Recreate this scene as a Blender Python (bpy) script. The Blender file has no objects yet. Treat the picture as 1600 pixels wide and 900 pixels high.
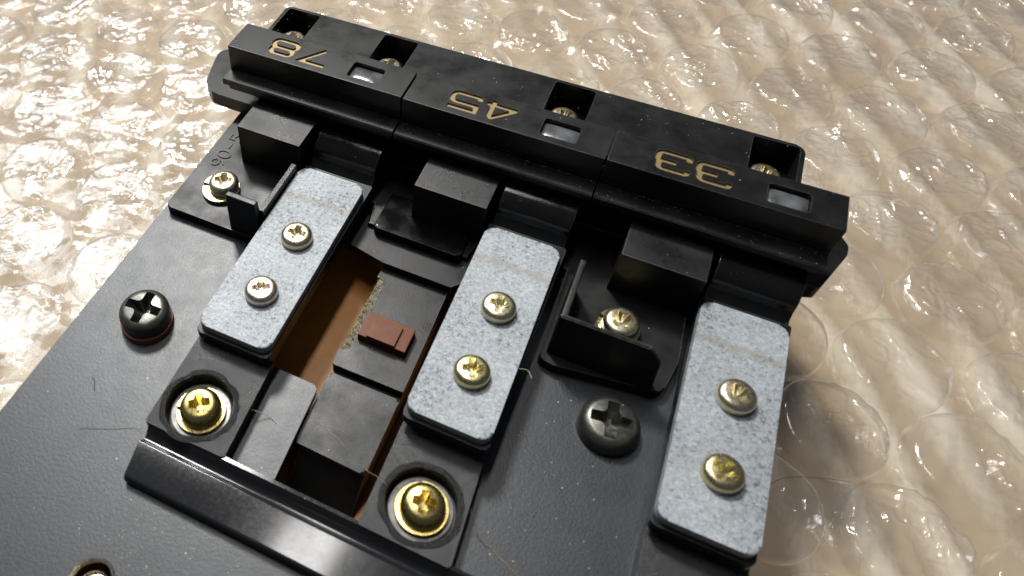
import bpy, bmesh, math, random
import numpy as np
from mathutils import Vector, Matrix, noise
S = 0.001            # everything below is given in millimetres
SC = bpy.context.scene
C = SC.collection

# ------------------------------------------------------------------ camera
cam_d = bpy.data.cameras.new('camera'); cam = bpy.data.objects.new('camera', cam_d); C.objects.link(cam)
R = Matrix(((0.897077130554261, 0.4411794387111194, -0.024765393093490018),
            (0.3321057399028521, -0.7101398705166571, -0.6208116798403237),
            (-0.2914762415019663, 0.5486912311684297, -0.7835684612583385)))
M3 = Matrix((R[0], -R[1], -R[2])).transposed()
cam.matrix_world = Matrix.Translation(Vector((53.36097767, -73.57400405, 82.85615109)) * S) @ M3.to_4x4()
cam_d.sensor_width = 36.0
cam_d.lens = 1188.777 / 1600 * 36
cam_d.shift_x = 295.67 / 1600
cam_d.shift_y = -72.47 / 1600
cam_d.clip_start = 0.005; cam_d.clip_end = 20
cam_d.dof.use_dof = True
cam_d.dof.focus_distance = 0.112
cam_d.dof.aperture_fstop = 36
SC.camera = cam

# ------------------------------------------------------------------ light
SC.world = bpy.data.worlds.new('World'); SC.world.use_nodes = True
bg = SC.world.node_tree.nodes['Background']
bg.inputs[0].default_value = (0.86, 0.90, 1.0, 1); bg.inputs[1].default_value = 0.08
def area(name, loc, tgt, sx, sy, power, col=(1, 1, 1)):
    l = bpy.data.lights.new(name, 'AREA'); l.shape = 'RECTANGLE'; l.size = sx * S; l.size_y = sy * S
    l.energy = power; l.color = col
    o = bpy.data.objects.new(name, l); C.objects.link(o)
    o.location = Vector(loc) * S
    o.rotation_euler = (Vector(tgt) - Vector(loc)).to_track_quat('-Z', 'Y').to_euler()
    return o
area('lamp_key', (-185, 225, 470), (35, -20, 0), 85, 85, 3.9, (1.0, 0.985, 0.95))
area('lamp_side', (-300, 90, 330), (20, -10, 0), 200, 160, 0.55, (0.86, 0.92, 1.0))
area('lamp_strip', (-28, 60, 400), (-28, 60, 0), 26, 190, 0.55, (1.0, 0.98, 0.95)).rotation_euler = (0, 0, 0)
SC.view_settings.view_transform = 'Standard'; SC.view_settings.look = 'None'
SC.view_settings.exposure = 0; SC.view_settings.gamma = 1
SC.cycles.max_bounces = 10; SC.cycles.transparent_max_bounces = 24
SC.cycles.glossy_bounces = 4; SC.cycles.diffuse_bounces = 3; SC.cycles.transmission_bounces = 6
SC.cycles.use_denoising = True
SC.cycles.caustics_reflective = False; SC.cycles.caustics_refractive = False

# ------------------------------------------------------------------ materials
class NT:
    def __init__(s, name):
        s.m = bpy.data.materials.new(name); s.m.use_nodes = True
        s.t = s.m.node_tree; s.b = s.t.nodes['Principled BSDF']; s.out = s.t.nodes['Material Output']
        tc = s.t.nodes.new('ShaderNodeTexCoord'); oi = s.t.nodes.new('ShaderNodeObjectInfo')
        mp = s.t.nodes.new('ShaderNodeVectorMath'); mp.operation = 'MULTIPLY_ADD'
        cx = s.t.nodes.new('ShaderNodeCombineXYZ'); mm = s.t.nodes.new('ShaderNodeMath'); mm.operation = 'MULTIPLY'
        mm.inputs[1].default_value = 57.0
        s.l(oi.outputs['Random'], mm.inputs[0])
        for i in range(3): s.l(mm.outputs[0], cx.inputs[i])
        s.l(tc.outputs['Object'], mp.inputs[0]); mp.inputs[1].default_value = (1000, 1000, 1000); s.l(cx.outputs[0], mp.inputs[2])
        s.v = mp.outputs[0]; s.geo = s.t.nodes.new('ShaderNodeNewGeometry')
    def l(s, a, b): s.t.links.new(a, b)
    def noise(s, scale, detail=3, rough=.55, stretch=None, dist=0):
        n = s.t.nodes.new('ShaderNodeTexNoise'); n.inputs['Scale'].default_value = scale
        n.inputs['Detail'].default_value = detail; n.inputs['Roughness'].default_value = rough; n.inputs['Distortion'].default_value = dist
        v = s.v
        if stretch:
            k = s.t.nodes.new('ShaderNodeVectorMath'); k.operation = 'MULTIPLY'; k.inputs[1].default_value = stretch; s.l(v, k.inputs[0]); v = k.outputs[0]
        s.l(v, n.inputs['Vector']); return n.outputs['Fac']
    def voro(s, scale, feat='F1'):
        n = s.t.nodes.new('ShaderNodeTexVoronoi'); n.feature = feat; n.inputs['Scale'].default_value = scale; s.l(s.v, n.inputs['Vector'])
        return n
    def ramp(s, fac, pts):
        r = s.t.nodes.new('ShaderNodeValToRGB'); e = r.color_ramp.elements
        while len(e) < len(pts): e.new(.5)
        for k, (p, c) in enumerate(pts):
            e[k].position = p; e[k].color = (c, c, c, 1) if isinstance(c, (int, float)) else (*c, 1)
        s.l(fac, r.inputs[0]); return r.outputs[0]
    def math(s, op, a, b=None):
        n = s.t.nodes.new('ShaderNodeMath'); n.operation = op
        for i, x in enumerate((a, b)):
            if x is None: continue
            if isinstance(x, (int, float)): n.inputs[i].default_value = x
            else: s.l(x, n.inputs[i])
        return n.outputs[0]
    def mix(s, fac, a, b):
        n = s.t.nodes.new('ShaderNodeMix'); n.data_type = 'RGBA'
        for i, x in ((0, fac), (6, a), (7, b)):
            if isinstance(x, tuple): n.inputs[i].default_value = (*x, 1)
            elif isinstance(x, (int, float)): n.inputs[i].default_value = x
            else: s.l(x, n.inputs[i])
        return n.outputs[2]
    def bump(s, h, strength=.3, dist=.05, prev=None):
        n = s.t.nodes.new('ShaderNodeBump'); n.inputs['Strength'].default_value = strength; n.inputs['Distance'].default_value = dist * S
        s.l(h, n.inputs['Height'])
        if prev is not None: s.l(prev, n.inputs['Normal'])
        return n.outputs[0]
    def set(s, **k):
        for n, x in k.items():
            i = s.b.inputs[n.replace('_', ' ')]
            if isinstance(x, (int, float, tuple)): i.default_value = (*x, 1) if isinstance(x, tuple) and len(x) == 3 else x
            else: s.l(x, i)
        return s

def dust(n, dens=.93, scale=1.6, col=(.45, .44, .40), size=.11):
    """sparse specks of lint, also used for painted sparkle: a random choice of voronoi cells, each a small dot"""
    v = n.voro(scale)
    sep = n.t.nodes.new('ShaderNodeSeparateColor'); n.l(v.outputs['Color'], sep.inputs[0])
    pick = n.math('GREATER_THAN', sep.outputs[0], dens)
    dot = n.math('LESS_THAN', v.outputs['Distance'], n.math('MULTIPLY', sep.outputs[1], size))
    return n.math('MULTIPLY', pick, dot)

def black_plastic(name, base=.005, rough=.36, grain=.0, dens=.90, scratch=.15, wear=.0, spec=.30, fleck=.55):
    n = NT(name)
    sm = n.noise(.22, 4, .6)
    fine = n.noise(5, 4, .65)
    rg = n.ramp(sm, [(.3, rough - .08), (.7, rough + .14)])
    rgf = n.math('ADD', rg, n.math('MULTIPLY', n.math('SUBTRACT', fine, .5), .16))
    d = dust(n, dens)
    d2 = dust(n, fleck, 3.3, size=.085 if fleck > .5 else .10)  # finer specks; set dense on grainy plastic they paint its sparkle
    d = n.math('MAXIMUM', d, n.math('MULTIPLY', d2, n.ramp(sm, [(.5, 0.0), (.62, .75)])))
    film = n.ramp(n.noise(.5, 5, .7), [(.48, 0.0), (.85, .03 + wear)])
    c = n.mix(film, (base, base * 1.03, base * 1.08), (.10, .10, .10))
    c = n.mix(d, c, (.42, .41, .38))
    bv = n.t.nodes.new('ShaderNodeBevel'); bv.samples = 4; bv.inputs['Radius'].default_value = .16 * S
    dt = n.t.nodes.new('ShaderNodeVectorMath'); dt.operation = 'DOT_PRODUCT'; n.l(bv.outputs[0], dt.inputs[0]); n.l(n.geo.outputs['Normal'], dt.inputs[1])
    edge = n.math('MULTIPLY', n.ramp(dt.outputs['Value'], [(.80, 1.0), (.985, 0.0)]), n.ramp(n.noise(1.4, 4, .7), [(.35, .12), (.62, 1.0)]))  # edge highlights painted in as a paler colour, broken by noise
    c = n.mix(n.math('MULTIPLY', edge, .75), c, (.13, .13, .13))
    scr = n.noise(3.0, 3, .6, stretch=(.25, 5, 1))
    b = n.bump(fine, .25, .05)
    b = n.bump(scr, scratch, .035, b)
    if grain:
        b = n.bump(n.noise(8, 4, .7), grain, .16, b)
    n.set(Base_Color=c, Roughness=rgf, Normal=b, Specular_IOR_Level=spec)
    return n.m

M = {}
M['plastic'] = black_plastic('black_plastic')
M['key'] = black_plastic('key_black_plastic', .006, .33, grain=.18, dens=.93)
M['grainy'] = black_plastic('grainy_black_plastic', .005, .30, grain=.25, dens=.75, spec=.4, fleck=.42)  # dense pale flecks stand in for glints on the grain
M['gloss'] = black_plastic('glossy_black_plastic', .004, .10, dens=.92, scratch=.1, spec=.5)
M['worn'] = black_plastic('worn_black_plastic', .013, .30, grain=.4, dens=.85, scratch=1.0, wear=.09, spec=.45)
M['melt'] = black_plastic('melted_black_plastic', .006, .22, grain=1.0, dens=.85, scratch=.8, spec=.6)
def plate_mat():
    n = NT('grey_black_paint')
    orange = n.noise(2.6, 3, .6); fine = n.noise(8, 3, .6); big = n.noise(.07, 4, .6)
    c = n.mix(n.ramp(big, [(.3, 0.0), (.7, 1.0)]), (.015, .018, .023), (.024, .028, .035))
    spk = n.ramp(n.noise(6.5, 2, .6), [(.30, 1.0), (.36, 0.0)])
    patch = n.ramp(n.noise(.16, 3, .6), [(.48, 0.0), (.62, .85)])
    c = n.mix(n.math('MULTIPLY', spk, patch), c, (.008, .008, .009))
    c = n.mix(dust(n, .93, 1.1, size=.10), c, (.4, .4, .38))
    b = n.bump(orange, .20, .11); b = n.bump(fine, .45, .05, b)
    n.set(Base_Color=c, Roughness=n.ramp(n.noise(.35, 4, .65), [(.3, .36), (.7, .43)]), Specular_IOR_Level=.55, Normal=b)
    return n.m
M['plate'] = plate_mat()
def zinc():
    n = NT('galvanised_steel')
    a = n.noise(2.3, 5, .8, dist=.6); b_ = n.noise(7.0, 4, .8); big = n.noise(.12, 3, .6)
    t = n.math('ADD', n.math('MULTIPLY', a, .6), n.math('MULTIPLY', b_, .4))
    t = n.math('ADD', t, n.math('MULTIPLY', n.math('SUBTRACT', big, .5), .22))
    c = n.mix(n.ramp(t, [(.415, 0.0), (.455, 1.0)]), (.06, .065, .073), (.265, .288, .31))
    c = n.mix(n.ramp(t, [(.50, 0.0), (.60, 1.0)]), c, (.43, .46, .485))
    stain = n.ramp(n.noise(.28, 5, .65), [(.52, 0.0), (.70, .40)])
    c = n.mix(stain, c, (.24, .235, .22))
    # faint brown rubbed line across the upper third of each weight
    tc = n.t.nodes.new('ShaderNodeTexCoord'); sx = n.t.nodes.new('ShaderNodeSeparateXYZ'); n.l(tc.outputs['Object'], sx.inputs[0])
    yy = n.math('ADD', n.math('MULTIPLY', sx.outputs[1], 1000.0), n.math('MULTIPLY', n.noise(.5, 4, .7), 1.6))
    d = n.math('ABSOLUTE', n.math('SUBTRACT', yy, 9.6))
    band = n.math('MULTIPLY', n.ramp(n.math('DIVIDE', d, 2.0), [(.0, .75), (.45, 0.0)]), n.ramp(b_, [(.4, .25), (.6, 1.0)]))
    c = n.mix(band, c, (.21, .17, .12))
    c = n.mix(dust(n, .88, 1.2, size=.10), c, (.05, .045, .04))
    scr = n.noise(1.0, 3, .6, stretch=(6, .5, 1))
    c = n.mix(n.ramp(scr, [(.64, 0.0), (.72, .35)]), c, (.16, .17, .18))
    n.set(Base_Color=c, Metallic=.12, Roughness=n.ramp(b_, [(.35, .66), (.65, .46)]),
          Normal=n.bump(b_, .35, .05, n.bump(a, .30, .09)))
    return n.m
M['zinc'] = zinc()
def metal(name, c1, c2, rough, sc=.7, met=1.0, dirt=(.06, .05, .03), dirt_amt=.35):
    n = NT(name)
    f = n.noise(sc, 4, .6)
    c = n.mix(n.ramp(f, [(.35, 0.0), (.65, 1.0)]), c1, c2)
    c = n.mix(n.ramp(n.noise(sc * 1.7, 4, .65), [(.55, 0.0), (.75, dirt_amt)]), c, dirt)
    n.set(Base_Color=c, Metallic=met, Roughness=n.ramp(n.noise(2.2, 3, .6), [(.3, rough), (.7, rough + .14)]),
          Normal=n.bump(n.noise(2.4, 3, .6), .25, .05))
    return n.m
M['chromate'] = metal('yellow_zinc_steel', (.62, .54, .34), (.68, .64, .50), .24)
M['chromate2'] = metal('green_gold_zinc_steel', (.56, .53, .25), (.62, .52, .34), .22, .9)
M['silver'] = metal('pinkish_silver_steel', (.66, .56, .44), (.72, .66, .56), .22)
M['brass'] = metal('yellow_brass', (.58, .45, .15), (.50, .42, .19), .22, .5, dirt_amt=.2)
M['dark_steel'] = metal('blackened_steel', (.085, .085, .075), (.14, .14, .12), .30, .8, .85, dirt=(.02, .02, .02))
M['rust'] = metal('rusty_washer', (.26, .085, .055), (.16, .07, .05), .55, .8, .1)
M['washer_steel'] = metal('dull_steel', (.12, .11, .105), (.07, .07, .072), .30)
def simple(name, c, rough, bumpsc=3, bs=.2, var=.25, met=0, **kw):
    n = NT(name)
    f = n.noise(bumpsc, 4, .6)
    c2 = tuple(x * (1 - var) for x in c)
    n.set(Base_Color=n.mix(f, c2, tuple(min(1, x * (1 + var)) for x in c)), Roughness=rough, Metallic=met, Normal=n.bump(f, bs, .05), **kw)
    return n.m
M['gold_paint'] = simple('gold_paint', (.25, .185, .08), .45, 3, .4, .4, met=.35)
M['gold_shade'] = simple('gold_paint_shade', (.13, .08, .025), .5, 4, .3, .6)  # groove walls: inner shadow put into a darker gold
def board():
    n = NT('brown_board')
    st = n.noise(.5, 4, .6, stretch=(1, .4, 1)); f = n.noise(4, 3, .6)
    c = n.mix(n.ramp(st, [(.3, 0.0), (.7, 1.0)]), (.44, .16, .016), (.54, .22, .03))
    n.set(Base_Color=c, Roughness=.42, Normal=n.bump(f, .2, .05)); return n.m
M['board'] = board()
M['chip'] = simple('brown_resin', (.135, .044, .018), .42, .8, .35, .3, Specular_IOR_Level=.15)
def felt():
    n = NT('khaki_felt')
    f = n.noise(6, 5, .75, stretch=(1, .6, 1))
    n.set(Base_Color=n.mix(n.ramp(f, [(.35, 0.0), (.65, 1.0)]), (.10, .085, .045), (.42, .38, .25)), Roughness=.95, Normal=n.bump(f, 1.0, .25)); return n.m
M['felt'] = felt()
def lens():
    n = NT('cloudy_clear_plastic')
    f = n.noise(.35, 3, .5); g = n.noise(2.2, 4, .6)
    n.set(Base_Color=n.mix(n.ramp(f, [(.35, 0.0), (.65, 1.0)]), (.05, .053, .058), (.17, .175, .185)), Roughness=n.ramp(g, [(.3, .10), (.7, .3)]),
          Coat_Weight=.8, Coat_Roughness=.28, Transmission_Weight=.25, Normal=n.bump(g, .15, .05)); return n.m
M['lens'] = lens()
def brushed():
    n = NT('brushed_black_plastic')
    s1 = n.noise(1.0, 4, .7, stretch=(.35, 7, 4)); s2 = n.noise(3, 3, .6)
    c = n.mix(dust(n, .88, 1.3, size=.12), (.014, .0145, .016), (.45, .43, .38))
    n.set(Base_Color=c, Roughness=n.ramp(s2, [(.3, .11), (.7, .16)]), Specular_IOR_Level=.40, Normal=n.bump(s1, .05, .02)); return n.m
M['brushed'] = brushed()
def film(name, haze=.06, gl=.16, rough=.10, rim=.85):
    m = bpy.data.materials.new(name); m.use_nodes = True; t = m.node_tree; t.nodes.clear()
    N = t.nodes.new; L = t.links.new
    out = N('ShaderNodeOutputMaterial'); tr = N('ShaderNodeBsdfTransparent'); g = N('ShaderNodeBsdfGlossy'); d = N('ShaderNodeBsdfDiffuse')
    tr.inputs[0].default_value = (.992, .99, .985, 1); g.inputs['Roughness'].default_value = rough; g.inputs['Color'].default_value = (1, 1, 1, 1)
    d.inputs[0].default_value = (.86, .84, .80, 1)
    lw = N('ShaderNodeLayerWeight'); lw.inputs['Blend'].default_value = .5
    tc = N('ShaderNodeTexCoord'); nz = N('ShaderNodeTexNoise'); nz.inputs['Scale'].default_value = 420; nz.inputs['Detail'].default_value = 4
    nz.inputs['Distortion'].default_value = 1.2
    L(tc.outputs['Object'], nz.inputs['Vector'])
    bp = N('ShaderNodeBump'); bp.inputs['Strength'].default_value = .32; bp.inputs['Distance'].default_value = .35 * S
    L(nz.outputs['Fac'], bp.inputs['Height'])
    for x in (lw, g): L(bp.outputs[0], x.inputs['Normal'])
    mul = N('ShaderNodeMath'); pw = N('ShaderNodeMath'); pw.operation = 'POWER'; L(lw.outputs['Facing'], pw.inputs[0]); pw.inputs[1].default_value = 2.1
    mul.operation = 'MULTIPLY_ADD'; L(pw.outputs[0], mul.inputs[0]); mul.inputs[1].default_value = rim; mul.inputs[2].default_value = gl * .5
    m1 = N('ShaderNodeMixShader'); L(mul.outputs[0], m1.inputs[0]); L(tr.outputs[0], m1.inputs[1]); L(g.outputs[0], m1.inputs[2])
    m2 = N('ShaderNodeMixShader'); m2.inputs[0].default_value = haze; L(m1.outputs[0], m2.inputs[1]); L(d.outputs[0], m2.inputs[2])
    L(m2.outputs[0], out.inputs[0]); return m
M['film'] = film('clear_film', .03, .07, .11)
M['film_low'] = film('lower_clear_film', .03, .02, .16, .30)
def card():
    n = NT('tan_paper')
    a = n.noise(.05, 4, .6); f = n.noise(1.5, 5, .7, stretch=(1, .3, 1))
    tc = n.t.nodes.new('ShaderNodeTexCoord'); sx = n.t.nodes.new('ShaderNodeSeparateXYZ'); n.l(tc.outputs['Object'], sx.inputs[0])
    lit_crest = n.ramp(n.math('ADD', n.math('MULTIPLY', sx.outputs[2], 200.0), n.math('MULTIPLY', f, .3)), [(.42, 0.0), (.66, 1.0)])  # light on the folds painted in: paler colour with height
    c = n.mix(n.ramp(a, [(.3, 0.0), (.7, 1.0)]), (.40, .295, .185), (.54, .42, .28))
    c = n.mix(lit_crest, c, (.85, .765, .625))
    c = n.mix(n.ramp(f, [(.45, 0.0), (.7, .25)]), c, (.45, .32, .19))
    n.set(Base_Color=c, Roughness=.7, Normal=n.bump(f, .2, .1)); return n.m
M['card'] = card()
M['fibre_dark'] = simple('dark_fibre', (.015, .013, .012), .5)
M['fibre_tan'] = simple('tan_fibre', (.30, .19, .07), .4)
M['fibre_pale'] = simple('pale_fibre', (.45, .40, .30), .4)

# ------------------------------------------------------------------ builders
WORLD = {}
def root(name, label, cat, loc, group=None, kind=None):
    o = bpy.data.objects.new(name, None); C.objects.link(o); o.empty_display_size = .003
    o.location = Vector(loc) * S; WORLD[o.name] = Vector(loc)
    o['label'] = label; o['category'] = cat
    if group: o['group'] = group
    if kind: o['kind'] = kind
    return o
def finish(bm, smooth=35):
    bmesh.ops.recalc_face_normals(bm, faces=bm.faces)
    for f in bm.faces: f.smooth = True
def part(name, bm, mat, parent, label=None, mats=None, sharp=32, recalc=True, keep=False):
    if recalc: bmesh.ops.recalc_face_normals(bm, faces=bm.faces)
    for f in bm.faces: f.smooth = True
    co = [v.co for v in bm.verts]
    lo = Vector([min(c[i] for c in co) for i in range(3)]); hi = Vector([max(c[i] for c in co) for i in range(3)])
    o_ = (lo + hi) / 2; o_.z = lo.z
    if keep: o_ = Vector((0, 0, 0))
    for v in bm.verts: v.co = (v.co - o_) * S
    me = bpy.data.meshes.new(name); bm.to_mesh(me); bm.free()
    me.set_sharp_from_angle(angle=math.radians(sharp))
    for m in (mats or [mat]): me.materials.append(m)
    o = bpy.data.objects.new(name, me); C.objects.link(o)
    p = WORLD[parent.name] if parent else Vector((0, 0, 0))
    o.location = (o_ - p) * S; WORLD[o.name] = o_
    if parent: o.parent = parent
    if label: o['label'] = label
    if mat is not M['film'] and mat is not M['film_low'] and mat is not M['card'] and len(me.polygons) < 60000:
        w = o.modifiers.new('normals', 'WEIGHTED_NORMAL'); w.keep_sharp = True; w.weight = 60
    return o
def single(name, bm, mat, label, cat, group=None, kind=None, **k):
    o = part(name, bm, mat, None, **k)
    if label: o['label'] = label; o['category'] = cat
    if group: o['group'] = group
    if kind: o['kind'] = kind
    return o
def box(bm, x0, x1, y0, y1, z0, z1, bev=.12, seg=2, top=None):
    """box; top=(dx0,dx1,dy0,dy1) moves the four upper edges inwards (draft)"""
    b = bmesh.new(); d = top or (0, 0, 0, 0)
    v = [b.verts.new(c) for c in ((x0, y0, z0), (x1, y0, z0), (x1, y1, z0), (x0, y1, z0),
         (x0 + d[0], y0 + d[2], z1), (x1 - d[1], y0 + d[2], z1), (x1 - d[1], y1 - d[3], z1), (x0 + d[0], y1 - d[3], z1))]
    for q in ((0, 3, 2, 1), (4, 5, 6, 7), (0, 1, 5, 4), (1, 2, 6, 5), (2, 3, 7, 6), (3, 0, 4, 7)): b.faces.new([v[i] for i in q])
    if bev: bmesh.ops.bevel(b, geom=b.edges[:], offset=bev, segments=seg, affect='EDGES', profile=.6)
    join(bm, b)
def join(bm, b, free=True):
    me = bpy.data.meshes.new('tmp'); b.to_mesh(me); bm.from_mesh(me); bpy.data.meshes.remove(me)
    if free: b.free()
def rpoly(pts, seg=6):
    """polygon points (x, y, radius) with rounded corners"""
    out = []; n = len(pts)
    for i, p in enumerate(pts):
        r = p[2] if len(p) > 2 else 0
        P = Vector(p[:2]); A = Vector(pts[i - 1][:2]); B = Vector(pts[(i + 1) % n][:2])
        if r <= 0: out.append(tuple(P)); continue
        u = (A - P).normalized(); w = (B - P).normalized(); ang = u.angle(w)
        t = r / math.tan(ang / 2); t = min(t, (A - P).length * .49, (B - P).length * .49); r = t * math.tan(ang / 2)
        c = P + (u + w).normalized() * (r / math.sin(ang / 2))
        s = P + u * t - c; e = P + w * t - c
        a0 = math.atan2(s.y, s.x); a1 = math.atan2(e.y, e.x); da = (a1 - a0 + math.pi) % (2 * math.pi) - math.pi
        for k in range(seg + 1):
            a = a0 + da * k / seg; out.append((c.x + r * math.cos(a), c.y + r * math.sin(a)))
    return out
def prism(bm, pts, z0, z1, bev=.12, seg=2, bottom=False, draft=0):
    b = bmesh.new(); n = len(pts)
    cx = sum(p[0] for p in pts) / n; cy = sum(p[1] for p in pts) / n
    lo = [b.verts.new((x, y, z0)) for x, y in pts]; hi = [b.verts.new((x, y, z1)) for x, y in pts]
    b.faces.new(lo[::-1]); tf = b.faces.new(hi)
    for i in range(n): b.faces.new((lo[i], lo[(i + 1) % n], hi[(i + 1) % n], hi[i]))
    if bev:
        ed = list(tf.edges)
        if bottom: ed += list(b.faces[0].edges) if False else [e for e in b.edges if all(v in lo for v in e.verts)]
        bmesh.ops.bevel(b, geom=ed, offset=bev, segments=seg, affect='EDGES', profile=.6)
    join(bm, b)
def profile_x(bm, prof, x0, x1, bev=0):
    """closed (y, z) profile extruded along x"""
    b = bmesh.new(); n = len(prof)
    A = [b.verts.new((x0, y, z)) for y, z in prof]; B = [b.verts.new((x1, y, z)) for y, z in prof]
    b.faces.new(A[::-1]); b.faces.new(B)
    for i in range(n): b.faces.new((A[i], A[(i + 1) % n], B[(i + 1) % n], B[i]))
    bmesh.ops.recalc_face_normals(b, faces=b.faces)
    if bev: bmesh.ops.bevel(b, geom=[e for e in b.edges if abs(e.verts[0].co.x - e.verts[1].co.x) < 1e-6], offset=bev, segments=2, affect='EDGES', profile=.6)
    join(bm, b)
def lathe(bm, prof, cx, cy, z, seg=40, wob=0, seed=0):
    """(r, z) profile spun round a vertical axis"""
    b = bmesh.new(); rings = []
    for r, h in prof:
        if r < 1e-6: rings.append([b.verts.new((cx, cy, z + h))]); continue
        rings.append([b.verts.new((cx + r * math.cos(2 * math.pi * k / seg) * (1 + wob * noise.noise(Vector((1.6 * math.cos(2 * math.pi * k / seg), 1.6 * math.sin(2 * math.pi * k / seg), seed * 7.7 + h * .6)))),
                                   cy + r * math.sin(2 * math.pi * k / seg) * (1 + wob * noise.noise(Vector((1.6 * math.cos(2 * math.pi * k / seg), 1.6 * math.sin(2 * math.pi * k / seg), seed * 7.7 + h * .6)))),
                                   z + h + (wob * 2.4 * noise.noise(Vector((4.3 * math.cos(2 * math.pi * k / seg), 4.3 * math.sin(2 * math.pi * k / seg), seed * 3.3 + h))) if h > 0 else 0))) for k in range(seg)])
    for a, c in zip(rings, rings[1:]):
        if len(a) == 1 and len(c) == 1: continue
        for k in range(seg):
            k2 = (k + 1) % seg
            if len(a) == 1: b.faces.new((a[0], c[k], c[k2]))
            elif len(c) == 1: b.faces.new((a[k], c[0], a[k2]))
            else: b.faces.new((a[k], c[k], c[k2], a[k2]))
    join(bm, b)
def tmp_obj(bm, mats=()):
    bmesh.ops.recalc_face_normals(bm, faces=bm.faces)
    me = bpy.data.meshes.new('tmp'); bm.to_mesh(me)
    for m in mats: me.materials.append(m)
    o = bpy.data.objects.new('tmp', me); C.objects.link(o); return o
def cut(bm, cutters, mats=(None,)):
    """boolean-subtract a list of closed bmeshes; returns a bmesh (faces made by cutters[i] with material i if they carry one)"""
    base = tmp_obj(bm, mats); bm.free(); obs = []
    for c, mi in cutters:
        for f in c.faces: f.material_index = mi
        o = tmp_obj(c, mats); c.free(); obs.append(o)
        md = base.modifiers.new('b', 'BOOLEAN'); md.operation = 'DIFFERENCE'; md.solver = 'EXACT'; md.object = o; md.material_mode = 'INDEX'; md.use_self = bool(mi)
    dg = bpy.context.evaluated_depsgraph_get(); dg.update()
    me = bpy.data.meshes.new_from_object(base.evaluated_get(dg)); r = bmesh.new(); r.from_mesh(me)
    if not r.faces: print('BOOLEAN EMPTY', len(cutters))
    bpy.data.meshes.remove(me)
    for o in obs + [base]:
        m = o.data; bpy.data.objects.remove(o); bpy.data.meshes.remove(m)
    return r
def ribbon(pts, w, z0, z1, closed=False):
    """a thick stroke along a polyline with mitred corners, as a closed solid"""
    b = bmesh.new(); n = len(pts); P = [Vector(p) for p in pts]; Lf = []; Rt = []
    for i in range(n):
        a = P[i - 1] if (i > 0 or closed) else None; c = P[(i + 1) % n] if (i < n - 1 or closed) else None
        d1 = (P[i] - a).normalized() if a is not None else None; d2 = (c - P[i]).normalized() if c is not None else None
        if d1 is None: d1 = d2
        if d2 is None: d2 = d1
        n1 = Vector((-d1.y, d1.x)); n2 = Vector((-d2.y, d2.x)); m = (n1 + n2).normalized()
        k = min(1 / max(.35, m.dot(n1)), 2.5) * w / 2
        Lf.append(P[i] + m * k); Rt.append(P[i] - m * k)
    def ring(z, A): return [b.verts.new((q.x, q.y, z)) for q in A]
    l0, l1, r0, r1 = ring(z0, Lf), ring(z1, Lf), ring(z0, Rt), ring(z1, Rt)
    rng = range(n) if closed else range(n - 1)
    for i in rng:
        j = (i + 1) % n
        b.faces.new((l1[i], l1[j], r1[j], r1[i])); b.faces.new((l0[i], r0[i], r0[j], l0[j]))
        b.faces.new((l0[i], l0[j], l1[j], l1[i])); b.faces.new((r0[i], r1[i], r1[j], r0[j]))
    if not closed:
        b.faces.new((l0[0], l1[0], r1[0], r0[0])); b.faces.new((l0[-1], r0[-1], r1[-1], l1[-1]))
    return b
def phillips(r, z, rot, cx=0, cy=0, depth=1.0, w=.22, ln=.62):
    b = bmesh.new(); ln *= r; w *= r
    pts = [(w, w), (w, ln), (-w, ln), (-w, w), (-ln, w), (-ln, -w), (-w, -w), (-w, -ln), (w, -ln), (w, -w), (ln, -w), (ln, w)]
    # rounded armpits, as pressed recesses have
    pts = rpoly([(x, y, (.16 * r if abs(abs(x) - abs(y)) < 1e-9 else .05 * r)) for x, y in pts], 3)
    ca, sa = math.cos(rot), math.sin(rot)
    def ring(zz, k): return [b.verts.new((cx + k * (x * ca - y * sa), cy + k * (x * sa + y * ca), zz)) for x, y in pts]
    R0, R1, R2 = ring(z + .6, 1.12), ring(z - depth * .55, .80), ring(z - depth, .35)
    b.faces.new(R0); b.faces.new(R2[::-1])
    for A, B in ((R0, R1), (R1, R2)):
        for i in range(len(pts)): b.faces.new((A[i], B[i], B[(i + 1) % len(pts)], A[(i + 1) % len(pts)]))
    return b
def pan_head(r, h, rot, flat=.55, depth=None, dome=.25, seg=48, w=.22, ln=.62, nick=None):
    """binding/pan screw head standing on z=0 with a Phillips recess"""
    bm = bmesh.new(); prof = [(0, -1.2), (r * .5, -1.2), (r * .5, -.02), (r * .96, -.02), (r, .08)]
    hs = h * (1 - flat)
    prof += [(r, hs)]
    for k in range(1, 8):
        a = k / 7 * math.pi / 2
        prof.append((r * (.62 + .38 * math.cos(a)), hs + (h - dome * .3 - hs) * math.sin(a)))
    prof += [(r * .35, h - dome * .08), (0, h)]
    lathe(bm, prof, 0, 0, 0, seg)
    cs = [(phillips(r, h, rot, depth=depth or h * .75, w=w, ln=ln), 0)]
    if nick:
        c = bmesh.new(); lathe(c, [(0, -.25), (.28, -.1), (.36, .6), (0, .6)], nick[0], nick[1], h, 12); cs.append((c, 0))
    return cut(bm, cs)
def move(bm, x, y, z, s=1, tilt=None):
    if tilt: bmesh.ops.rotate(bm, verts=bm.verts, cent=(0, 0, 0), matrix=Matrix.Rotation(tilt[0], 3, 'X') @ Matrix.Rotation(tilt[1], 3, 'Y'))
    for v in bm.verts: v.co = v.co * s + Vector((x, y, z))
    return bm
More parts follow.
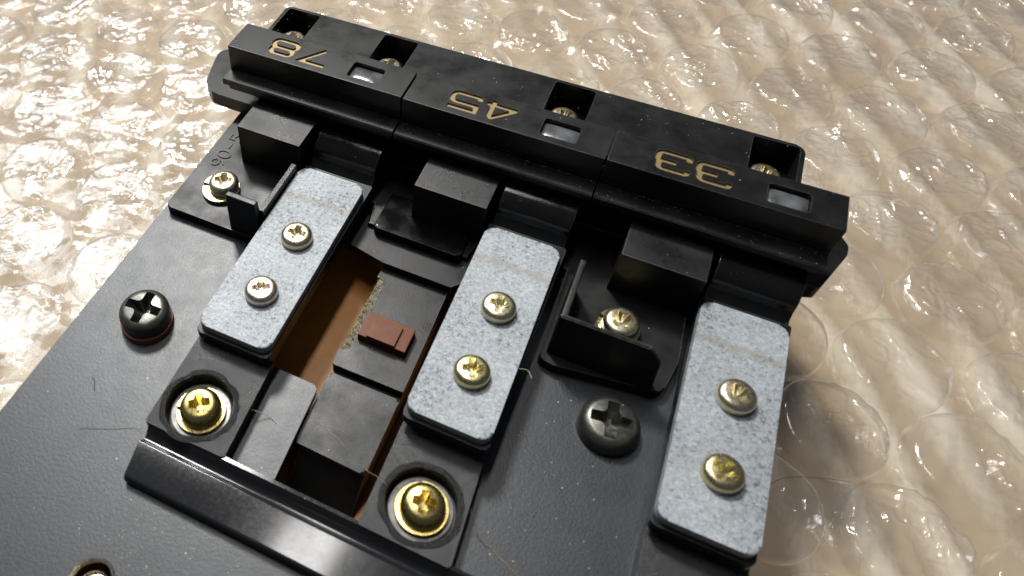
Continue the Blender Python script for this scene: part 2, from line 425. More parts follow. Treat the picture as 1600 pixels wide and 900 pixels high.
def split_ring(ri, ro, z0, z1, gap_at, cx, cy, gap=.07, seg=44):
    """spring washer: a flat ring with a cut, its ends stepping past each other"""
    b = bmesh.new(); sec = []
    for k in range(seg + 1):
        a = gap_at + gap + (2 * math.pi - 2 * gap) * k / seg; dz = .28 * (k / seg - .5)
        sec.append([b.verts.new((cx + r * math.cos(a), cy + r * math.sin(a), z + dz)) for r, z in ((ri, z0), (ro, z0), (ro, z1 - .06), (ro - .07, z1), (ri + .04, z1), (ri, z1 - .04))])
    for A, B in zip(sec, sec[1:]):
        for i in range(6): b.faces.new((A[i], B[i], B[(i + 1) % 6], A[(i + 1) % 6]))
    b.faces.new(sec[0]); b.faces.new(sec[-1][::-1]); return b
def flat_ring(ri, ro, z0, z1, cx, cy, seg=48):
    b = bmesh.new(); lathe(b, [(ri, z0), (ri, z1 - .04), (ri + .05, z1), (ro - .06, z1), (ro, z1 - .06), (ro, z0), (ri, z0)], cx, cy, 0, seg)
    bmesh.ops.remove_doubles(b, verts=b.verts, dist=1e-4); return b
def tube(pts, r, seg=6, name=None):
    b = bmesh.new(); P = [Vector(p) for p in pts]; rings = []
    for i, p in enumerate(P):
        d = (P[min(i + 1, len(P) - 1)] - P[max(i - 1, 0)]).normalized(); u = d.cross(Vector((0, 0, 1)))
        if u.length < .1: u = d.cross(Vector((1, 0, 0)))
        u.normalize(); w = d.cross(u)
        rings.append([b.verts.new(p + (u * math.cos(2 * math.pi * k / seg) + w * math.sin(2 * math.pi * k / seg)) * r) for k in range(seg)])
    for A, B in zip(rings, rings[1:]):
        for k in range(seg): b.faces.new((A[k], A[(k + 1) % seg], B[(k + 1) % seg], B[k]))
    b.faces.new(rings[0]); b.faces.new(rings[-1][::-1]); return b
def spline(ctrl, n=40):
    out = []; P = [Vector(c) for c in ctrl]; P = [P[0]] + P + [P[-1]]
    m = len(P) - 3
    for k in range(n + 1):
        t = k / n * m; i = min(int(t), m - 1); u = t - i; a, b_, c, d = P[i:i + 4]
        out.append(.5 * ((2 * b_) + (c - a) * u + (2 * a - 5 * b_ + 4 * c - d) * u * u + (3 * b_ - a - 3 * c + d) * u ** 3))
    return out

# ================================================================== setting: paper and bubble wrap
random.seed(4)
ZW = -10.5     # level of the film between the bubbles
def grid(x0, x1, y0, y1, step, fz):
    b = bmesh.new(); nx = int((x1 - x0) / step); ny = int((y1 - y0) / step)
    V = [[b.verts.new((x0 + i * step, y0 + j * step, fz(x0 + i * step, y0 + j * step))) for i in range(nx + 1)] for j in range(ny + 1)]
    for j in range(ny):
        for i in range(nx): b.faces.new((V[j][i], V[j][i + 1], V[j + 1][i + 1], V[j + 1][i]))
    return b
def paper_z(x, y):
    q = x * .86 + y * .5 + 3.5 * noise.noise(Vector((x * .03, y * .03, 2)))
    return -19.5 + 0.95 * math.sin(q * 2 * math.pi / 9.5) * (.6 + .5 * noise.noise(Vector((x * .025, y * .025, 7)))) + .8 * noise.noise(Vector((x * .05, y * .05, 0)))
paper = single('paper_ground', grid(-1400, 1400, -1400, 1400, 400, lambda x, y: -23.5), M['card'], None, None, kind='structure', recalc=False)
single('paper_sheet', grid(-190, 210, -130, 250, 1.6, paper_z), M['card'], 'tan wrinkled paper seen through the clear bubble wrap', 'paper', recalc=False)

wrap = root('bubble_wrap', 'clear plastic bubble wrap spread under the black switch unit', 'bubble wrap', (60, 20, ZW))
PITCH = 15.3; ANG = math.radians(3.2); O = Vector((88.2, 44.5))
A1 = Vector((math.cos(ANG), math.sin(ANG))) * PITCH
A2 = Vector((math.cos(ANG + math.radians(120)), math.sin(ANG + math.radians(120)))) * PITCH
def cell_xy(i, j):
    p = O + A1 * i + A2 * j
    return p + Vector((noise.noise(Vector((p.x * .03, p.y * .03, 3))), noise.noise(Vector((p.x * .03, p.y * .03, 9))))) * 1.6
def ridge(v, oct=3):
    s = 0; a = 1
    for o in range(oct):
        s += a * (1 - abs(noise.noise(v)) * 2.4); v = v * 2.03 + Vector((3.1, 1.7, 5.2)); a *= .5
    return s
def film_z(x, y):
    v = Vector((x * .07, y * .07, 1.5)); crump = max(0, min(1, (22 - x) / 60)) + max(0, min(1, (-8 - y) / 20)) * .3
    c2 = max(0, 1 - abs(noise.noise(Vector((x * .22, y * .34, 14)))) * 5)
    return ZW + .35 * noise.noise(v) + .28 * c2 + (.28 + .50 * crump) * (ridge(Vector((x * .06, y * .11, 4)), 3) - .9) * .5
part('film', grid(-150, 190, -110, 215, .85, film_z), M['film'], wrap, recalc=False)
def low_z(x, y):
    best = 99
    q = Vector((x, y)) - (O + Vector((6.1, 5.2))); a = math.radians(-11); q = Vector((q.x * math.cos(a) - q.y * math.sin(a), q.x * math.sin(a) + q.y * math.cos(a)))
    j = q.y / (PITCH * .866); 
    for jj in (math.floor(j), math.floor(j) + 1):
        ii = round(q.x / PITCH - jj * .5); d = math.hypot(q.x - (ii + jj * .5) * PITCH, q.y - jj * PITCH * .866); best = min(best, d)
    h = 2.4 * math.sqrt(max(0, 1 - (best / 7.1) ** 6)) if best < 7.1 else 0
    return -16.2 + h * (.5 + .25 * noise.noise(Vector((x * .04, y * .04, 8)))) + .25 * (ridge(Vector((x * .06, y * .06, 21)), 2) - .7)
part('lower_film', grid(-130, 180, -110, 200, 1.2, low_z), M['film_low'], wrap, recalc=False, label='second clear bubble layer lying beneath the top one')
RB = 7.15
def bubble_mesh(seed, crush):
    b = bmesh.new(); rings = []; nr = 34; ns = 96; rnd = random.Random(seed); ph = rnd.uniform(0, 6.28)
    off = Vector((seed * 7.3, seed * 3.1, seed * 1.7))
    for i in range(nr + 1):
        t = i / nr; r = RB * (1 - (1 - t) ** 1.25) if False else RB * t
        ring = []
        for k in range(ns if i else 1):
            a = 2 * math.pi * k / ns; x, y = r * math.cos(a), r * math.sin(a)
            h = 2.9 * (max(0, 1 - t ** 12)) ** .5 * (1 - .14 * (1 - t * t))
            v = Vector((x * .16, y * .16, 0)) + off
            side = .5 + .5 * math.cos(a - ph)
            wz = (ridge(v, 3) - 1.0) * (.05 + .85 * crush * side * t) * (1 if t < .93 else (1 - t) / .07)
            pm = max(0, min(1, (noise.noise(v * 1.1 + Vector((5, 5, 5))) + .15 + .35 * side) * 2.2))
            cr = max(0, 1 - abs(noise.noise(v * 2.6)) * 5) + .5 * max(0, 1 - abs(noise.noise(v * 5.1)) * 5)
            wz += (cr - .35) * pm * (.24 if crush < .45 else .16) * (1 if t < .9 else (1 - t) / .1)
            rad = 1 + .02 * noise.noise(Vector((math.cos(a) * 1.5, math.sin(a) * 1.5, seed)))
            ring.append(b.verts.new((x * rad, y * rad, max(h + wz * 1.5, .0))))
        rings.append(ring)
    for k in range(ns): b.faces.new((rings[0][0], rings[1][k], rings[1][(k + 1) % ns]))
    for A, B in zip(rings[1:], rings[2:]):
        for k in range(ns): b.faces.new((A[k], B[k], B[(k + 1) % ns], A[(k + 1) % ns]))
    for v in b.verts: v.co *= S
    me = bpy.data.meshes.new('bubble'); b.to_mesh(me); b.free()
    for p in me.polygons: p.use_smooth = True
    me.materials.append(M['film']); return me
soft = [bubble_mesh(s, .28 + .14 * (s % 3)) for s in range(9)]
crushed = [bubble_mesh(s + 20, .46 + .1 * (s % 3)) for s in range(6)]
def in_view(x, y, z, m=.16):
    c = R @ (Vector((x, y, z)) - Vector((53.361, -73.574, 82.856)))
    u = 504.33 + 1188.8 * c.x / c.z; w = 377.53 + 1188.8 * c.y / c.z
    return -m * 1600 < u < 1600 * (1 + m) and -m * 1600 < w < 900 + m * 1600
rb = random.Random(11)
for i in range(-16, 12):
    for j in range(-14, 16):
        p = cell_xy(i, j)
        if not in_view(p.x, p.y, ZW): continue
        if 6 < p.x < 74 and p.y < 22: continue
        left = p.x < 25 + rb.uniform(-12, 12)
        o = bpy.data.objects.new('bubble', rb.choice(crushed if left else soft)); C.objects.link(o); o.parent = wrap
        k = rb.uniform(.94, 1.03); zs = rb.uniform(.8, 1.1)
        under = -9 < p.x < 90 and p.y < 24
        if under: zs *= .75
        o.location = ((p.x - 60) * S, (p.y - 20) * S, (film_z(p.x, p.y) - ZW - .25) * S)
        o.rotation_euler = (rb.uniform(-.05, .05), rb.uniform(-.05, .05), rb.uniform(0, 6.28)); o.scale = (k, k, zs)

# ================================================================== the switch unit: plate, housing, hinge bar, rear rail
unit = root('switch_chassis', 'black metal plate with moulded black housing carrying three numbered keys', 'switch unit', (40, -25, 0))
# --- painted plate with its opening and a screw hole
bm = bmesh.new(); prism(bm, rpoly([(-1.05, -95, 0), (81, -95, 0), (81, 6, .5), (-1.05, 6, .5)]), -1.2, 0, .15, 2)
c1 = bmesh.new(); prism(c1, rpoly([(22, -35.7, 0), (31.9, -35.8, .9), (32.6, -48.6, .3), (43.6, -48.4, .6), (43.6, -12, 0), (22, -12, 0)]), -3, 2, 0)
c2 = bmesh.new(); lathe(c2, [(0, -3), (2.35, -3), (2.35, 2), (0, 2)], 20.6, -66.1, 0, 40)
part('metal_plate', cut(bm, [(c1, 0), (c2, 0)]), M['plate'], unit)
# chipped bright rim and the screw seen in the hole
bm = bmesh.new(); lathe(bm, [(2.25, -.8), (2.25, .10), (2.45, .16), (2.60, .02), (2.3, -.3), (2.25, -.8)], 20.6, -66.1, 0, 48, wob=.035, seed=3)
part('hole_rim', bm, M['silver'], unit, label='bright chipped rim of the hole near the plate edge')
part('screw', move(pan_head(1.9, 1.1, .5), 20.6, -66.3, -2.4), M['silver'], unit, label='sunken silver screw in the plate hole')
part('circuit_board', (lambda b: (box(b, 14, 79, -92, 2, -7.9, -6.6, .1), b)[1])(bmesh.new()), M['board'], unit, label='orange brown board under the opening')
# --- moulded housing floor
HT = 1.6
bm = bmesh.new()
prism(bm, rpoly([(-.15, 6.5, 0), (-.15, -20.2, .7), (14.9, -20.2, .5), (15.2, -7, 0), (26.9, -7, 0), (27.3, -11.0, 0), (41.9, -11.0, 0), (42.2, -7, 0),
                 (54.4, -7, 0), (54.6, -21.6, .8), (56.5, -21.9, .6), (68.8, -20.2, 1.4), (69.8, -15, .8), (69.2, -7, 0), (81, -7, 0), (81, 14, 0), (-.15, 14, 0)]), .01, HT, .22, 3)
part('housing_floor', bm, M['plastic'], unit)
bm = bmesh.new()
prism(bm, rpoly([(25.2, -9, 0), (25.2, -14.6, .4), (31.7, -15.9, .2), (41.4, -15.9, .3), (42.6, -14.4, .5), (42.6, -9, 0)]), -.9, .85, .2, 3)
part('lower_ledge', bm, M['plastic'], unit)
bm = bmesh.new(); prism(bm, rpoly([(28.4, -5, 0), (28.4, -11.9, .6), (41.0, -11.9, .6), (41.0, -5, 0)]), .5, 2.4, .5, 4)
part('upper_ledge', bm, M['gloss'], unit)
for o, z in ((0, 8.72), (27, 8.72), (54, 8.72)):
    bm = bmesh.new(); box(bm, 5.5 + o, 15.5 + o, -8.05, 4.2, 1.4, z, .10, 2, top=(0, .1, .05, 0))
    part('stop_block', bm, M['grainy'], unit)
# wall behind the blocks, under the keys
bm = bmesh.new(); box(bm, .6, 80.5, 4.0, 5.2, 1.5, 9.4, .1); part('inner_wall', bm, M['plastic'], unit)
# --- little screens beside the screws
bm = bmesh.new(); box(bm, 10.35, 15.45, -19.85, -18.85, 1.3, 8.35, .22, 3, top=(0.05, .5, .05, .05)); part('screen_wall', bm, M['plastic'], unit)
bm = bmesh.new(); box(bm, 14.85, 15.7, -19.0, -9.4, 1.3, 6.6, .2, 3); part('screen_wall', bm, M['grainy'], unit)
bm = bmesh.new(); prof = rpoly([(55.2, 1.3, 0), (67.6, 1.3, 0), (67.0, 6.9, .5), (65.5, 8.6, .7), (55.2, 8.6, .2)], 4)
b = bmesh.new(); F = [b.verts.new((x, -20.6 + .11 * (z - 1.3), z)) for x, z in prof]; B_ = [b.verts.new((x, -19.3, z)) for x, z in prof]
b.faces.new(F); b.faces.new(B_[::-1])
for i in range(len(prof)): b.faces.new((F[i], B_[i], B_[(i + 1) % len(prof)], F[(i + 1) % len(prof)]))
bmesh.ops.recalc_face_normals(b, faces=b.faces); bmesh.ops.bevel(b, geom=b.edges[:], offset=.12, segments=2, affect='EDGES'); join(bm, b)
part('screen_wall', bm, M['plastic'], unit)
bm = bmesh.new(); box(bm, 55.15, 56.1, -19.6, -9.9, 1.3, 8.3, .2, 3, top=(.1, .1, 0, .5)); part('screen_wall', bm, M['grainy'], unit)
# --- raised date code 90-5 on the left foot
def glyph(ch, ox, oy, h=2.1):
    """small raised character, read along +y, its top towards -x"""
    def P(u, v): return (ox - v * h, oy + u * h)
    out = []
    def arc(cx, cy, rx, ry, a0, a1, n=12): return [P(cx + rx * math.cos(math.radians(a0 + (a1 - a0) * k / n)), cy + ry * math.sin(math.radians(a0 + (a1 - a0) * k / n))) for k in range(n + 1)]
    if ch == '0': out.append((arc(.36, .5, .34, .5, 0, 360)[:-1], True))
    if ch == '9': out.append((arc(.34, .68, .28, .30, 0, 360)[:-1], True)); out.append((arc(.20, .62, .44, .62, 10, -75), False))
    if ch == '-': out.append(([P(.0, .5), P(.5, .5)], False))
    if ch == '5': out.append(([P(.62, 1), P(.14, 1), P(.08, .58)] + arc(.32, .33, .33, .33, 135, -150, 12), False))
    return out
bm = bmesh.new()
for ch, ox, oy in (('9', 3.3, -10.6), ('0', 3.35, -8.7), ('-', 3.35, -6.6), ('5', 3.4, -4.9)):
    for pts, cl in glyph(ch, ox, oy): join(bm, ribbon(pts, .20, HT - .1, HT + .16, cl))
part('raised_date_code', bm, M['plastic'], unit, label='raised characters 90-5 moulded beside the left block')
bm = bmesh.new(); join(bm, ribbon([(.9, -15.35), (3.0, -15.8)], .13, HT - .1, HT + .012)); part('scribed_mark', bm, M['fibre_dark'], unit)
# --- rear rail with four open pockets
bm = bmesh.new(); prism(bm, rpoly([(-.65, 19.35, 1.0), (-.65, 6.8, 0), (77.45, 6.8, 0), (77.45, 19.35, 1.3)]), -3.2, 9.7, .2, 3)
cs = []
for x0, x1 in ((-.05, 5.55), (16.8, 22.4), (43.8, 49.7), (70.9, 76.8)):
    c = bmesh.new(); prism(c, rpoly([(x0, 18.85, .5), (x0, 8.3, 0), (x1, 8.3, 0), (x1, 18.85, .5)]), 5.0, 12, 0); cs.append((c, 0))
part('rear_rail', cut(bm, cs), M['plastic'], unit)
for k, x in enumerate((2.9, 19.5, 46.6, 73.6)):
    part('screw', move(pan_head(2.2, 1.9, .3 + k * 1.1), x, 14.0, 6.35), M['silver' if k < 2 else 'chromate'], unit)
    part('spacer', flat_ring(1.0, 2.5, 4.9, 6.33, x, 14.0), M['washer_steel'], unit)
# --- hinge bar in front: three pads with a well each, joined by a curved strip
def pad(x0, x1, cx, cy, seed, rim=True):
    bm = bmesh.new(); prism(bm, rpoly([(x0, -36.2, .2), (x0 + .15, -49.3, .3), (x1 + .5, -49.3, .3), (x1 - .2, -36.2, .2)]), .01, 2.25, .12, 2)
    # torn, slightly uneven edges
    for v in bm.verts:
        if v.co.z > 1: v.co += Vector((noise.noise(v.co * .9 + Vector((seed, 0, 0))), noise.noise(v.co * .9 + Vector((0, seed, 5))), 0)) * .16
    c = bmesh.new(); lathe(c, [(0, .55), (3.75, .55), (3.95, 2.0), (4.15, 4), (0, 4)], cx, cy, 0, 56, wob=.012, seed=seed)
    b = part('pad', cut(bm, [(c, 0)]), M['worn'], unit)
    if rim:
        bm = bmesh.new(); lathe(bm, [(3.85, 1.7), (3.88, 2.16), (4.0, 2.34), (4.2, 2.38), (4.4, 2.33), (4.6, 2.28), (4.75, 2.2), (4.3, 2.0), (3.85, 1.7)], cx, cy, 0, 120, wob=.045, seed=seed)
        part('melted_rim', bm, M['melt'], b)
    part('washer', flat_ring(2.2, 3.55, .56, .80, cx, cy), M['washer_steel'], b)
    part('spring_washer', split_ring(1.8, 2.95, .82, 1.35, 3.5 if seed < 2 else 2.0, cx + .1, cy - .05), M['brass'], b)
    part('screw', move(pan_head(2.45, 2.1, .65 if seed < 2 else .2, flat=.8, dome=.5, depth=1.5, w=.20, ln=.52), cx + .15, cy, 1.35, tilt=(.03, .04)), M['brass'], b,
         label='bright brass screw sunk in the pad')
pad(16.2, 26.4, 21.1, -45.0, 1); pad(43.1, 53.0, 48.5, -44.5, 2); pad(70.2, 80.2, 75.4, -44.8, 3)
prof = [(-48.9, .02), (-48.9, 2.0), (-49.3, 2.05), (-49.9, 1.35), (-50.25, .85), (-50.7, .75), (-51.0, .95), (-51.2, 1.40), (-51.45, 1.60), (-55.25, 1.62), (-55.55, 1.45), (-55.72, 1.1), (-55.75, .4), (-55.6, .02)]
bm = bmesh.new(); nseg = 40; b = bmesh.new(); rings = []
for k in range(nseg + 1):
    x = 16.95 + (80 - 16.95) * k / nseg
    rings.append([b.verts.new((x + (.8 * max(0, (-51.5 - y) / 4) if k == 0 else 0), y, z + .03 * noise.noise(Vector((x * .4, y, 0))))) for y, z in prof])
for A, B in zip(rings, rings[1:]):
    for i in range(len(prof)): b.faces.new((A[i], A[(i + 1) % len(prof)], B[(i + 1) % len(prof)], B[i]))
b.faces.new(rings[0]); b.faces.new(rings[-1][::-1]); join(bm, b)
part('hinge_strip', bm, M['brushed'], unit, sharp=50)
# --- screws that hold the housing and the plate
def fixed_screw(x, y, z, r, h, rot, mat, label, washer=None, sp=None, **kw):
    o = part('screw', move(pan_head(r, h, rot, **kw), x, y, z), M[mat], unit, label=label)
    if washer: part('washer', flat_ring(r * .5, washer[0], z - washer[1], z - .01, x + washer[3], y + washer[4]), M[washer[2]], o)
    if sp: part('spring_washer', split_ring(1.4, sp[0], z - sp[1], z - .02, sp[2], x + sp[3], y + sp[4]), M['chromate2'], o)
fixed_screw(6.1, -14.1, HT + .75, 2.15, 1.55, .35, 'chromate', 'brass coloured screw on the left foot, behind the short screen', sp=(2.75, .7, 3.3, -.35, -.35))
fixed_screw(62.3, -13.5, HT + .6, 2.2, 1.5, .9, 'chromate', 'brass coloured screw half hidden behind the wide screen', sp=(2.6, .55, 2.9, -.1, 0))
fixed_screw(7.9, -36.9, .97, 3.2, 2.45, .1, 'dark_steel', 'large blackened screw with rusty washer on the left plate', washer=(3.38, .95, 'rust', .05, -.12), depth=2.1, w=.20, ln=.74, flat=.45, nick=(1.9, .2))
fixed_screw(64.3, -26.3, .15, 3.55, 2.3, .12, 'dark_steel', 'large blackened screw on the plate between second and third weights', depth=1.8, w=.19, ln=.68, flat=.85, dome=.5, nick=(.6, 2.3))

# ================================================================== sliding plate whose two ends stick out below the keys
bm = bmesh.new()
prism(bm, rpoly([(-3, .3, 0), (-4.6, .5, .8), (-6.6, 2.2, 1.5), (-8.4, 8.6, 1.0), (-8.0, 10.6, .8), (84.0, 10.6, 1.5), (85.4, 8.6, 1.5), (85.3, 6.9, 1.5), (82.6, .0, .8), (81.3, .3, 0)][::-1]), 2.6, 5.0, .3, 3, bottom=True)
single('slide_plate', bm, M['plastic'], 'flat black slide with rounded ends sticking out below the row of keys', 'slide plate')

# ================================================================== the three keys
DIG = {}
def rp(pts, r, closed=False):
    q = rpoly([(x, y, r if (closed or 0 < i < len(pts) - 1) else 0) for i, (x, y) in enumerate(pts)], 5); return q
DIG['8'] = [(rp([(.33, .33), (3.97, .33), (3.97, 1.86), (.33, 1.86)], .72, True), True), (rp([(.55, 1.862), (3.75, 1.862), (3.75, 3.27), (.55, 3.27)], .66, True), True)]
DIG['3'] = [(rp([(.33, 2.6), (.33, 3.27), (3.75, 3.27), (3.75, 1.86), (1.75, 1.86)], .6), False), (rp([(3.3, 1.861), (3.97, 1.861), (3.97, .33), (.33, .33), (.33, 1.05)], .6), False)]
DIG['5'] = [([(4.1, 3.27), (.42, 3.27), (.42, 2.13)], False), (rp([(.12, 2.131), (3.97, 2.131), (3.97, .33), (.33, .33), (.33, 1.0)], .75), False)]
DIG['7'] = [([(.05, 3.27), (3.75, 3.27), (1.1, .0)], False)]
DIG['4'] = [([(3.35, .0), (3.35, 3.35)], False), ([(3.30, 3.30), (2.9, 3.30), (.35, .95)], False), ([(.1, .85), (4.25, .85)], False)]
ZK = [15.38, 15.22, 15.22]
def key(i, digits, label):
    o = 27 * i; zt = ZK[i]; k = root('speed_key', label, 'key switch', (13.5 + o, 0, 7), 'numbered keys of the switch unit')
    x0, x1 = .12 + o, 26.88 + o
    bm = bmesh.new(); box(bm, x0, x1, 0, 5.8, 11.22 + zt - 15.38, zt, .11, 2, top=(0, 0, .04, 0))
    cs = []; sw = .70
    pos = {0: (9.85, 14.75), 1: (9.85, 14.8), 2: (9.55, 14.0)}[i]       # right ends of the two digits, seen from the front
    dx = [o + 9.9 - .0, o + 14.75]; order = digits[::-1]                 # turned round: last digit stands first
    if i == 2: dx = [o + 9.55, o + 14.35]
    y_top = 4.72
    cells = []
    for ch, xr in zip(order, dx):
        for pts, cl in DIG[ch]:
            q = [(xr - x, y_top - y) for x, y in pts]
            cs.append((ribbon(q, sw, zt - .42, zt + .3, cl), 1))
        cells.append((xr - 4.45, xr + .15))
    w0, w1 = o + 18.25, o + 22.95
    c = bmesh.new(); prism(c, rpoly([(w0, 1.1, .45), (w1, 1.1, .45), (w1, 4.3, .45), (w0, 4.3, .45)]), zt - 2.2, zt + .5, 0); cs.append((c, 0))
    cap = part('key_cap', cut(bm, cs, (M['key'], M['gold_shade'])), None, k, mats=[M['key'], M['gold_shade']])
    for (a, b_), ch in zip(cells, order):
        g = bmesh.new(); box(g, a, b_, .65, 4.95, zt - .7, zt - .27, 0)
        part('numeral', g, M['gold_paint'], cap, label='gold filled engraved figure ' + ch)
    # clouded window, sunk, pillow shaped
    g = bmesh.new(); n = 14; V = []
    for j in range(n + 1):
        row = []
        for q in range(n + 1):
            u, v = q / n * 2 - 1, j / n * 2 - 1
            row.append(g.verts.new((w0 + .03 + (w1 - w0 - .06) * (u + 1) / 2, 1.13 + 3.14 * (v + 1) / 2, zt - .78 + .42 * (1 - u ** 4) * (1 - v ** 4))))
        V.append(row)
    for j in range(n):
        for q in range(n): g.faces.new((V[j][q], V[j][q + 1], V[j + 1][q + 1], V[j + 1][q]))
    ed = [e for e in g.edges if e.is_boundary]; r = bmesh.ops.extrude_edge_only(g, edges=ed); vs = [v for v in r['geom'] if isinstance(v, bmesh.types.BMVert)]
    for v in vs: v.co.z = zt - 2.0
    bmesh.ops.contextual_create(g, geom=[e for e in g.edges if e.is_boundary])
    part('window', g, M['lens'], cap, recalc=True)
    # ledge below the face and the body behind it
    dz = zt - 15.38
    bm = bmesh.new(); b = bmesh.new()
    pr = [(-2.5, 10.35 + dz), (-2.5, 11.05 + dz), (-2.3, 11.2 + dz), (-.02, 11.27 + dz), (-.02, 11.9 + dz), (3, 11.9 + dz), (3, 10.3 + dz)]
    profile_x(bm, pr, x0, x1, .06); part('ledge', bm, M['key'], k)
    bm = bmesh.new(); box(bm, x0 + .5, x1 - .5, -1.7, 3.4, 9.0, 10.45 + dz, .08); part('key_body', bm, M['plastic'], k)
    return k
keys = [key(0, '78', 'black key engraved 78, leftmost of the row, pushed against the housing end'),
        key(1, '45', 'black key engraved 45, in the middle of the row'),
        key(2, '33', 'black key engraved 33, at the end next to bare bubble wrap')]
keys[0]['label'] = 'black key engraved with upside down 78, at the outer end beside the plate edge'
# levers with their steel weights
YAW = [-.009, .0, .0]; BW = {0: (5.43, 16.0), 1: (6.18, 43.05), 2: (5.97, 69.97)}
rs = random.Random(5)
for i, k in enumerate(keys):
    o = 27 * i; zt, xb = BW[i]
    base = Vector((xb + 4.85, -22.5, 0))
    def yawed(bm, a=YAW[i]):
        bmesh.ops.rotate(bm, verts=bm.verts, cent=base, matrix=Matrix.Rotation(-a, 3, 'Z')); return bm
    za = zt - 1.2
    arm = bmesh.new(); prism(arm, rpoly([(xb - .05, -6.9, .15), (xb - .05, -37.3, .7), (xb + 9.9, -37.3, .7), (xb + 10.25, -6.9, .15)]), za - 1.35, za, .15, 2)
    prism(arm, rpoly([(xb + .2, -9, .1), (xb + .2, -36.75, .6), (xb + 9.75, -36.75, .6), (xb + 9.85, -9, .1)]), 1.5, za - 1.3, .12, 2)
    lever = part('lever_arm', yawed(arm), M['plastic'], k)
    # curved glossy neck rising to the key
    out = [(-6.95, za - .25), (-6.3, za + .25), (-5.75, za + .95), (-5.55, za + 1.6), (-5.3, za + 2.2), (-4.8, za + 2.8), (-4.1, za + 3.3), (-3.3, za + 3.65), (-2.0, za + 3.75), (-.5, za + 3.9)]
    inn = [(-.5, za + 1.4), (-3.0, za + 1.2), (-4.0, za - .6), (-6.9, za - 1.1)]
    sp = [tuple(v)[:2] for v in spline([(y, z, 0) for y, z in out], 30)]
    nk = bmesh.new(); profile_x(nk, sp + inn, xb + .35, xb + 9.9, .12); part('neck', nk, M['gloss'], lever)
    w = bmesh.new(); prism(w, rpoly([(xb, -8.25, 1.25), (xb, -36.85, 1.35), (xb + 9.78, -36.85, 1.35), (xb + 9.78, -8.25, 1.25)], 8), za + .01, zt, .32, 4, bottom=False)
    weight = part('steel_weight', yawed(w), M['zinc'], k)
    for q, (yy, rot) in enumerate(((-20.35, (.15, .1, .75)[i]), (-29.85, (.55, .35, 1.2)[i]))):
        xx = xb + 5.3 - YAW[i] * 0 + (0, 0, .0)[i] + (-.0, .0, -.1)[i]
        part('screw', move(pan_head(2.08, 1.45, rot, w=.21, ln=.62, depth=1.05), xx, yy, zt, tilt=(rs.uniform(-.02, .02), rs.uniform(-.02, .02))),
             M[(('chromate', 'silver'), ('chromate', 'chromate2'), ('chromate', 'chromate2'))[i][q]], weight)

# ================================================================== sliding contact carrier in the opening
sl = root('contact_slider', 'black plastic slider with brown chip and felt strip in the plate opening', 'slider', (36.5, -29, -7.7))
bm = bmesh.new(); prism(bm, rpoly([(31.75, -15.9, .15), (31.65, -17.55, .1), (33.0, -17.6, 0), (33.05, -29.55, 0), (31.75, -29.7, .1), (31.95, -32.0, .15), (41.35, -31.9, .15), (41.1, -15.8, .15)]), -7.7, -.5, .1, 2)
part('carrier_top', bm, M['plastic'], sl)
bm = bmesh.new(); box(bm, 32.1, 41.3, -33.6, -31.4, -7.7, -1.9, .08); part('groove_floor', bm, M['plastic'], sl)
bm = bmesh.new(); prism(bm, rpoly([(32.15, -32.95, .32), (32.1, -42.9, .5), (41.35, -43.1, .6), (41.3, -32.85, .32)]), -7.7, -.95, .28, 4)
box(bm, 33.0, 41.25, -48.3, -42.5, -7.7, -1.6, .15, 2, top=(0, 0, 5.25, 0))
part('carrier_box', bm, M['plastic'], sl)
bm = bmesh.new(); box(bm, 32.0, 33.02, -29.55, -17.6, -3.0, -.62, .1)
rf = random.Random(2)
for q in range(150):
    x, y = rf.uniform(32.0, 33.0), rf.uniform(-29.6, -17.6)
    join(bm, tube([(x, y, -.75), (x + rf.uniform(-.2, .2), y + rf.uniform(-.2, .2), -.5 + rf.uniform(0, .2)), (x + rf.uniform(-.4, .3), y + rf.uniform(-.4, .4), -.5 + rf.uniform(-.05, .2))], .03, 3))
part('felt_strip', bm, M['felt'], sl)
bm = bmesh.new(); box(bm, 33.25, 39.65, -27.45, -23.75, -.7, .75, .1, 2)
chip = part('brown_chip', bm, M['chip'], sl)
bm = bmesh.new(); box(bm, 34.4, 38.2, -27.42, -24.4, .68, 1.12, .08, 2); part('raised_panel', bm, M['chip'], chip)

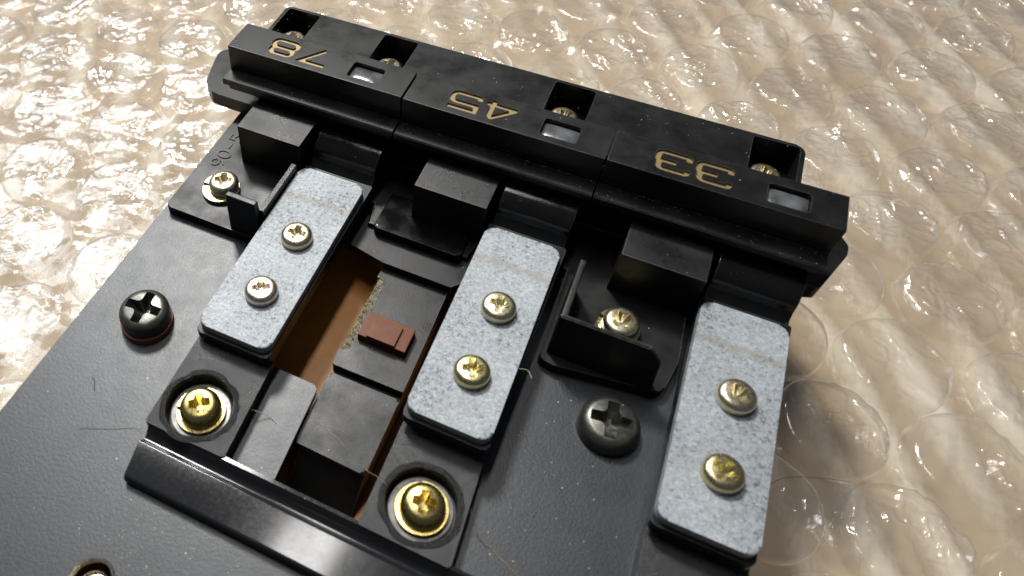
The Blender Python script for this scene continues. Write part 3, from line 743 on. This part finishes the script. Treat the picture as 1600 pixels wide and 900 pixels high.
# ================================================================== stray fibres and grit
def fibre(name, ctrl, r, mat, label, n=40, jig=.0):
    P = spline(ctrl, n); P = [p + Vector((noise.noise(p * 1.3), noise.noise(p * 1.3 + Vector((9, 0, 0))), 0)) * jig for p in P]
    single(name, tube(P, r), M[mat], label, 'fibre')
fibre('fibre', [(32.6, -39.3, -.92), (36.7, -40.5, -.90), (40.9, -42.3, -.88), (43.5, -43.9, 2.3), (44.4, -44.2, 2.4)], .032, 'fibre_tan', 'tan fibre lying across the lower black box of the slider', jig=.1)
fibre('fibre', [(53.3, -42.9, 2.35), (55.5, -44.6, .3), (59, -45.9, .08), (63, -47.5, .1), (66.5, -48.3, .3), (70, -49.5, .2)], .04, 'fibre_tan', 'long wavy tan fibre on the plate beside the second pad', jig=.25)
fibre('fibre', [(25.6, -42.9, 2.4), (26.6, -42.5, 1.5), (28.4, -41.9, .3), (29.6, -42.2, .08)], .05, 'fibre_pale', 'short pale fibre reaching from the first pad onto the plate')
fibre('fibre', [(6.2, -46.6, .05), (6.9, -47.0, .12), (7.6, -48.0, .05)], .045, 'fibre_dark', 'short dark curved fibre on the left plate near the big screw')
fibre('fibre', [(9, -52.8, .06), (12, -51.4, .1), (14.5, -50.2, .12), (16.2, -49.6, .5)], .022, 'fibre_dark', 'thin dark hair on the plate before the first pad', jig=.15)
fibre('fibre', [(53.0, -26.9, 6.2), (53.9, -26.6, 6.0), (54.6, -27.3, 5.9)], .04, 'fibre_pale', 'tiny pale fibre standing off the second steel weight')
fibre('fibre', [(83.5, -22, -6.4), (85.5, -20, -6.1), (89, -18.3, -6.2), (92.5, -17.0, -6.6)], .03, 'fibre_dark', 'dark hair curving over the bubble wrap beside the third weight')
bm = bmesh.new(); rg = random.Random(8)
def grit(x, y, z, r):
    b = bmesh.new(); bmesh.ops.create_icosphere(b, subdivisions=1, radius=r)
    for v in b.verts: v.co = Vector((v.co.x * rg.uniform(.6, 1.5), v.co.y * rg.uniform(.6, 1.3), v.co.z * .6)) + Vector((x, y, z))
    join(bm, b)
for q in range(520):
    t = rg.random()
    if t < .5: grit(rg.uniform(0, 81), rg.choice((rg.uniform(-2.4, -.1), -.05 - abs(rg.gauss(0, .18)))), 11.25 - (.16 if False else 0), rg.uniform(.015, .055))
    elif t < .68: grit(rg.uniform(-.5, 30), rg.uniform(-75, -50) if rg.random() < .5 else rg.uniform(-65, -20), .03, rg.uniform(.03, .08)) if False else grit(rg.gauss(22, 5), rg.gauss(-60, 3), .03, rg.uniform(.03, .08))
    elif t < .8: grit(rg.uniform(54, 69), rg.uniform(-50, -24), .03, rg.uniform(.03, .10))
    else: grit(rg.uniform(0, 77), rg.choice((rg.uniform(12, 19), 19.2)), 9.72, rg.uniform(.02, .06))
single('dust_grit', bm, M['fibre_pale'], 'pale specks of dust scattered over the black parts', 'dust', kind='stuff')
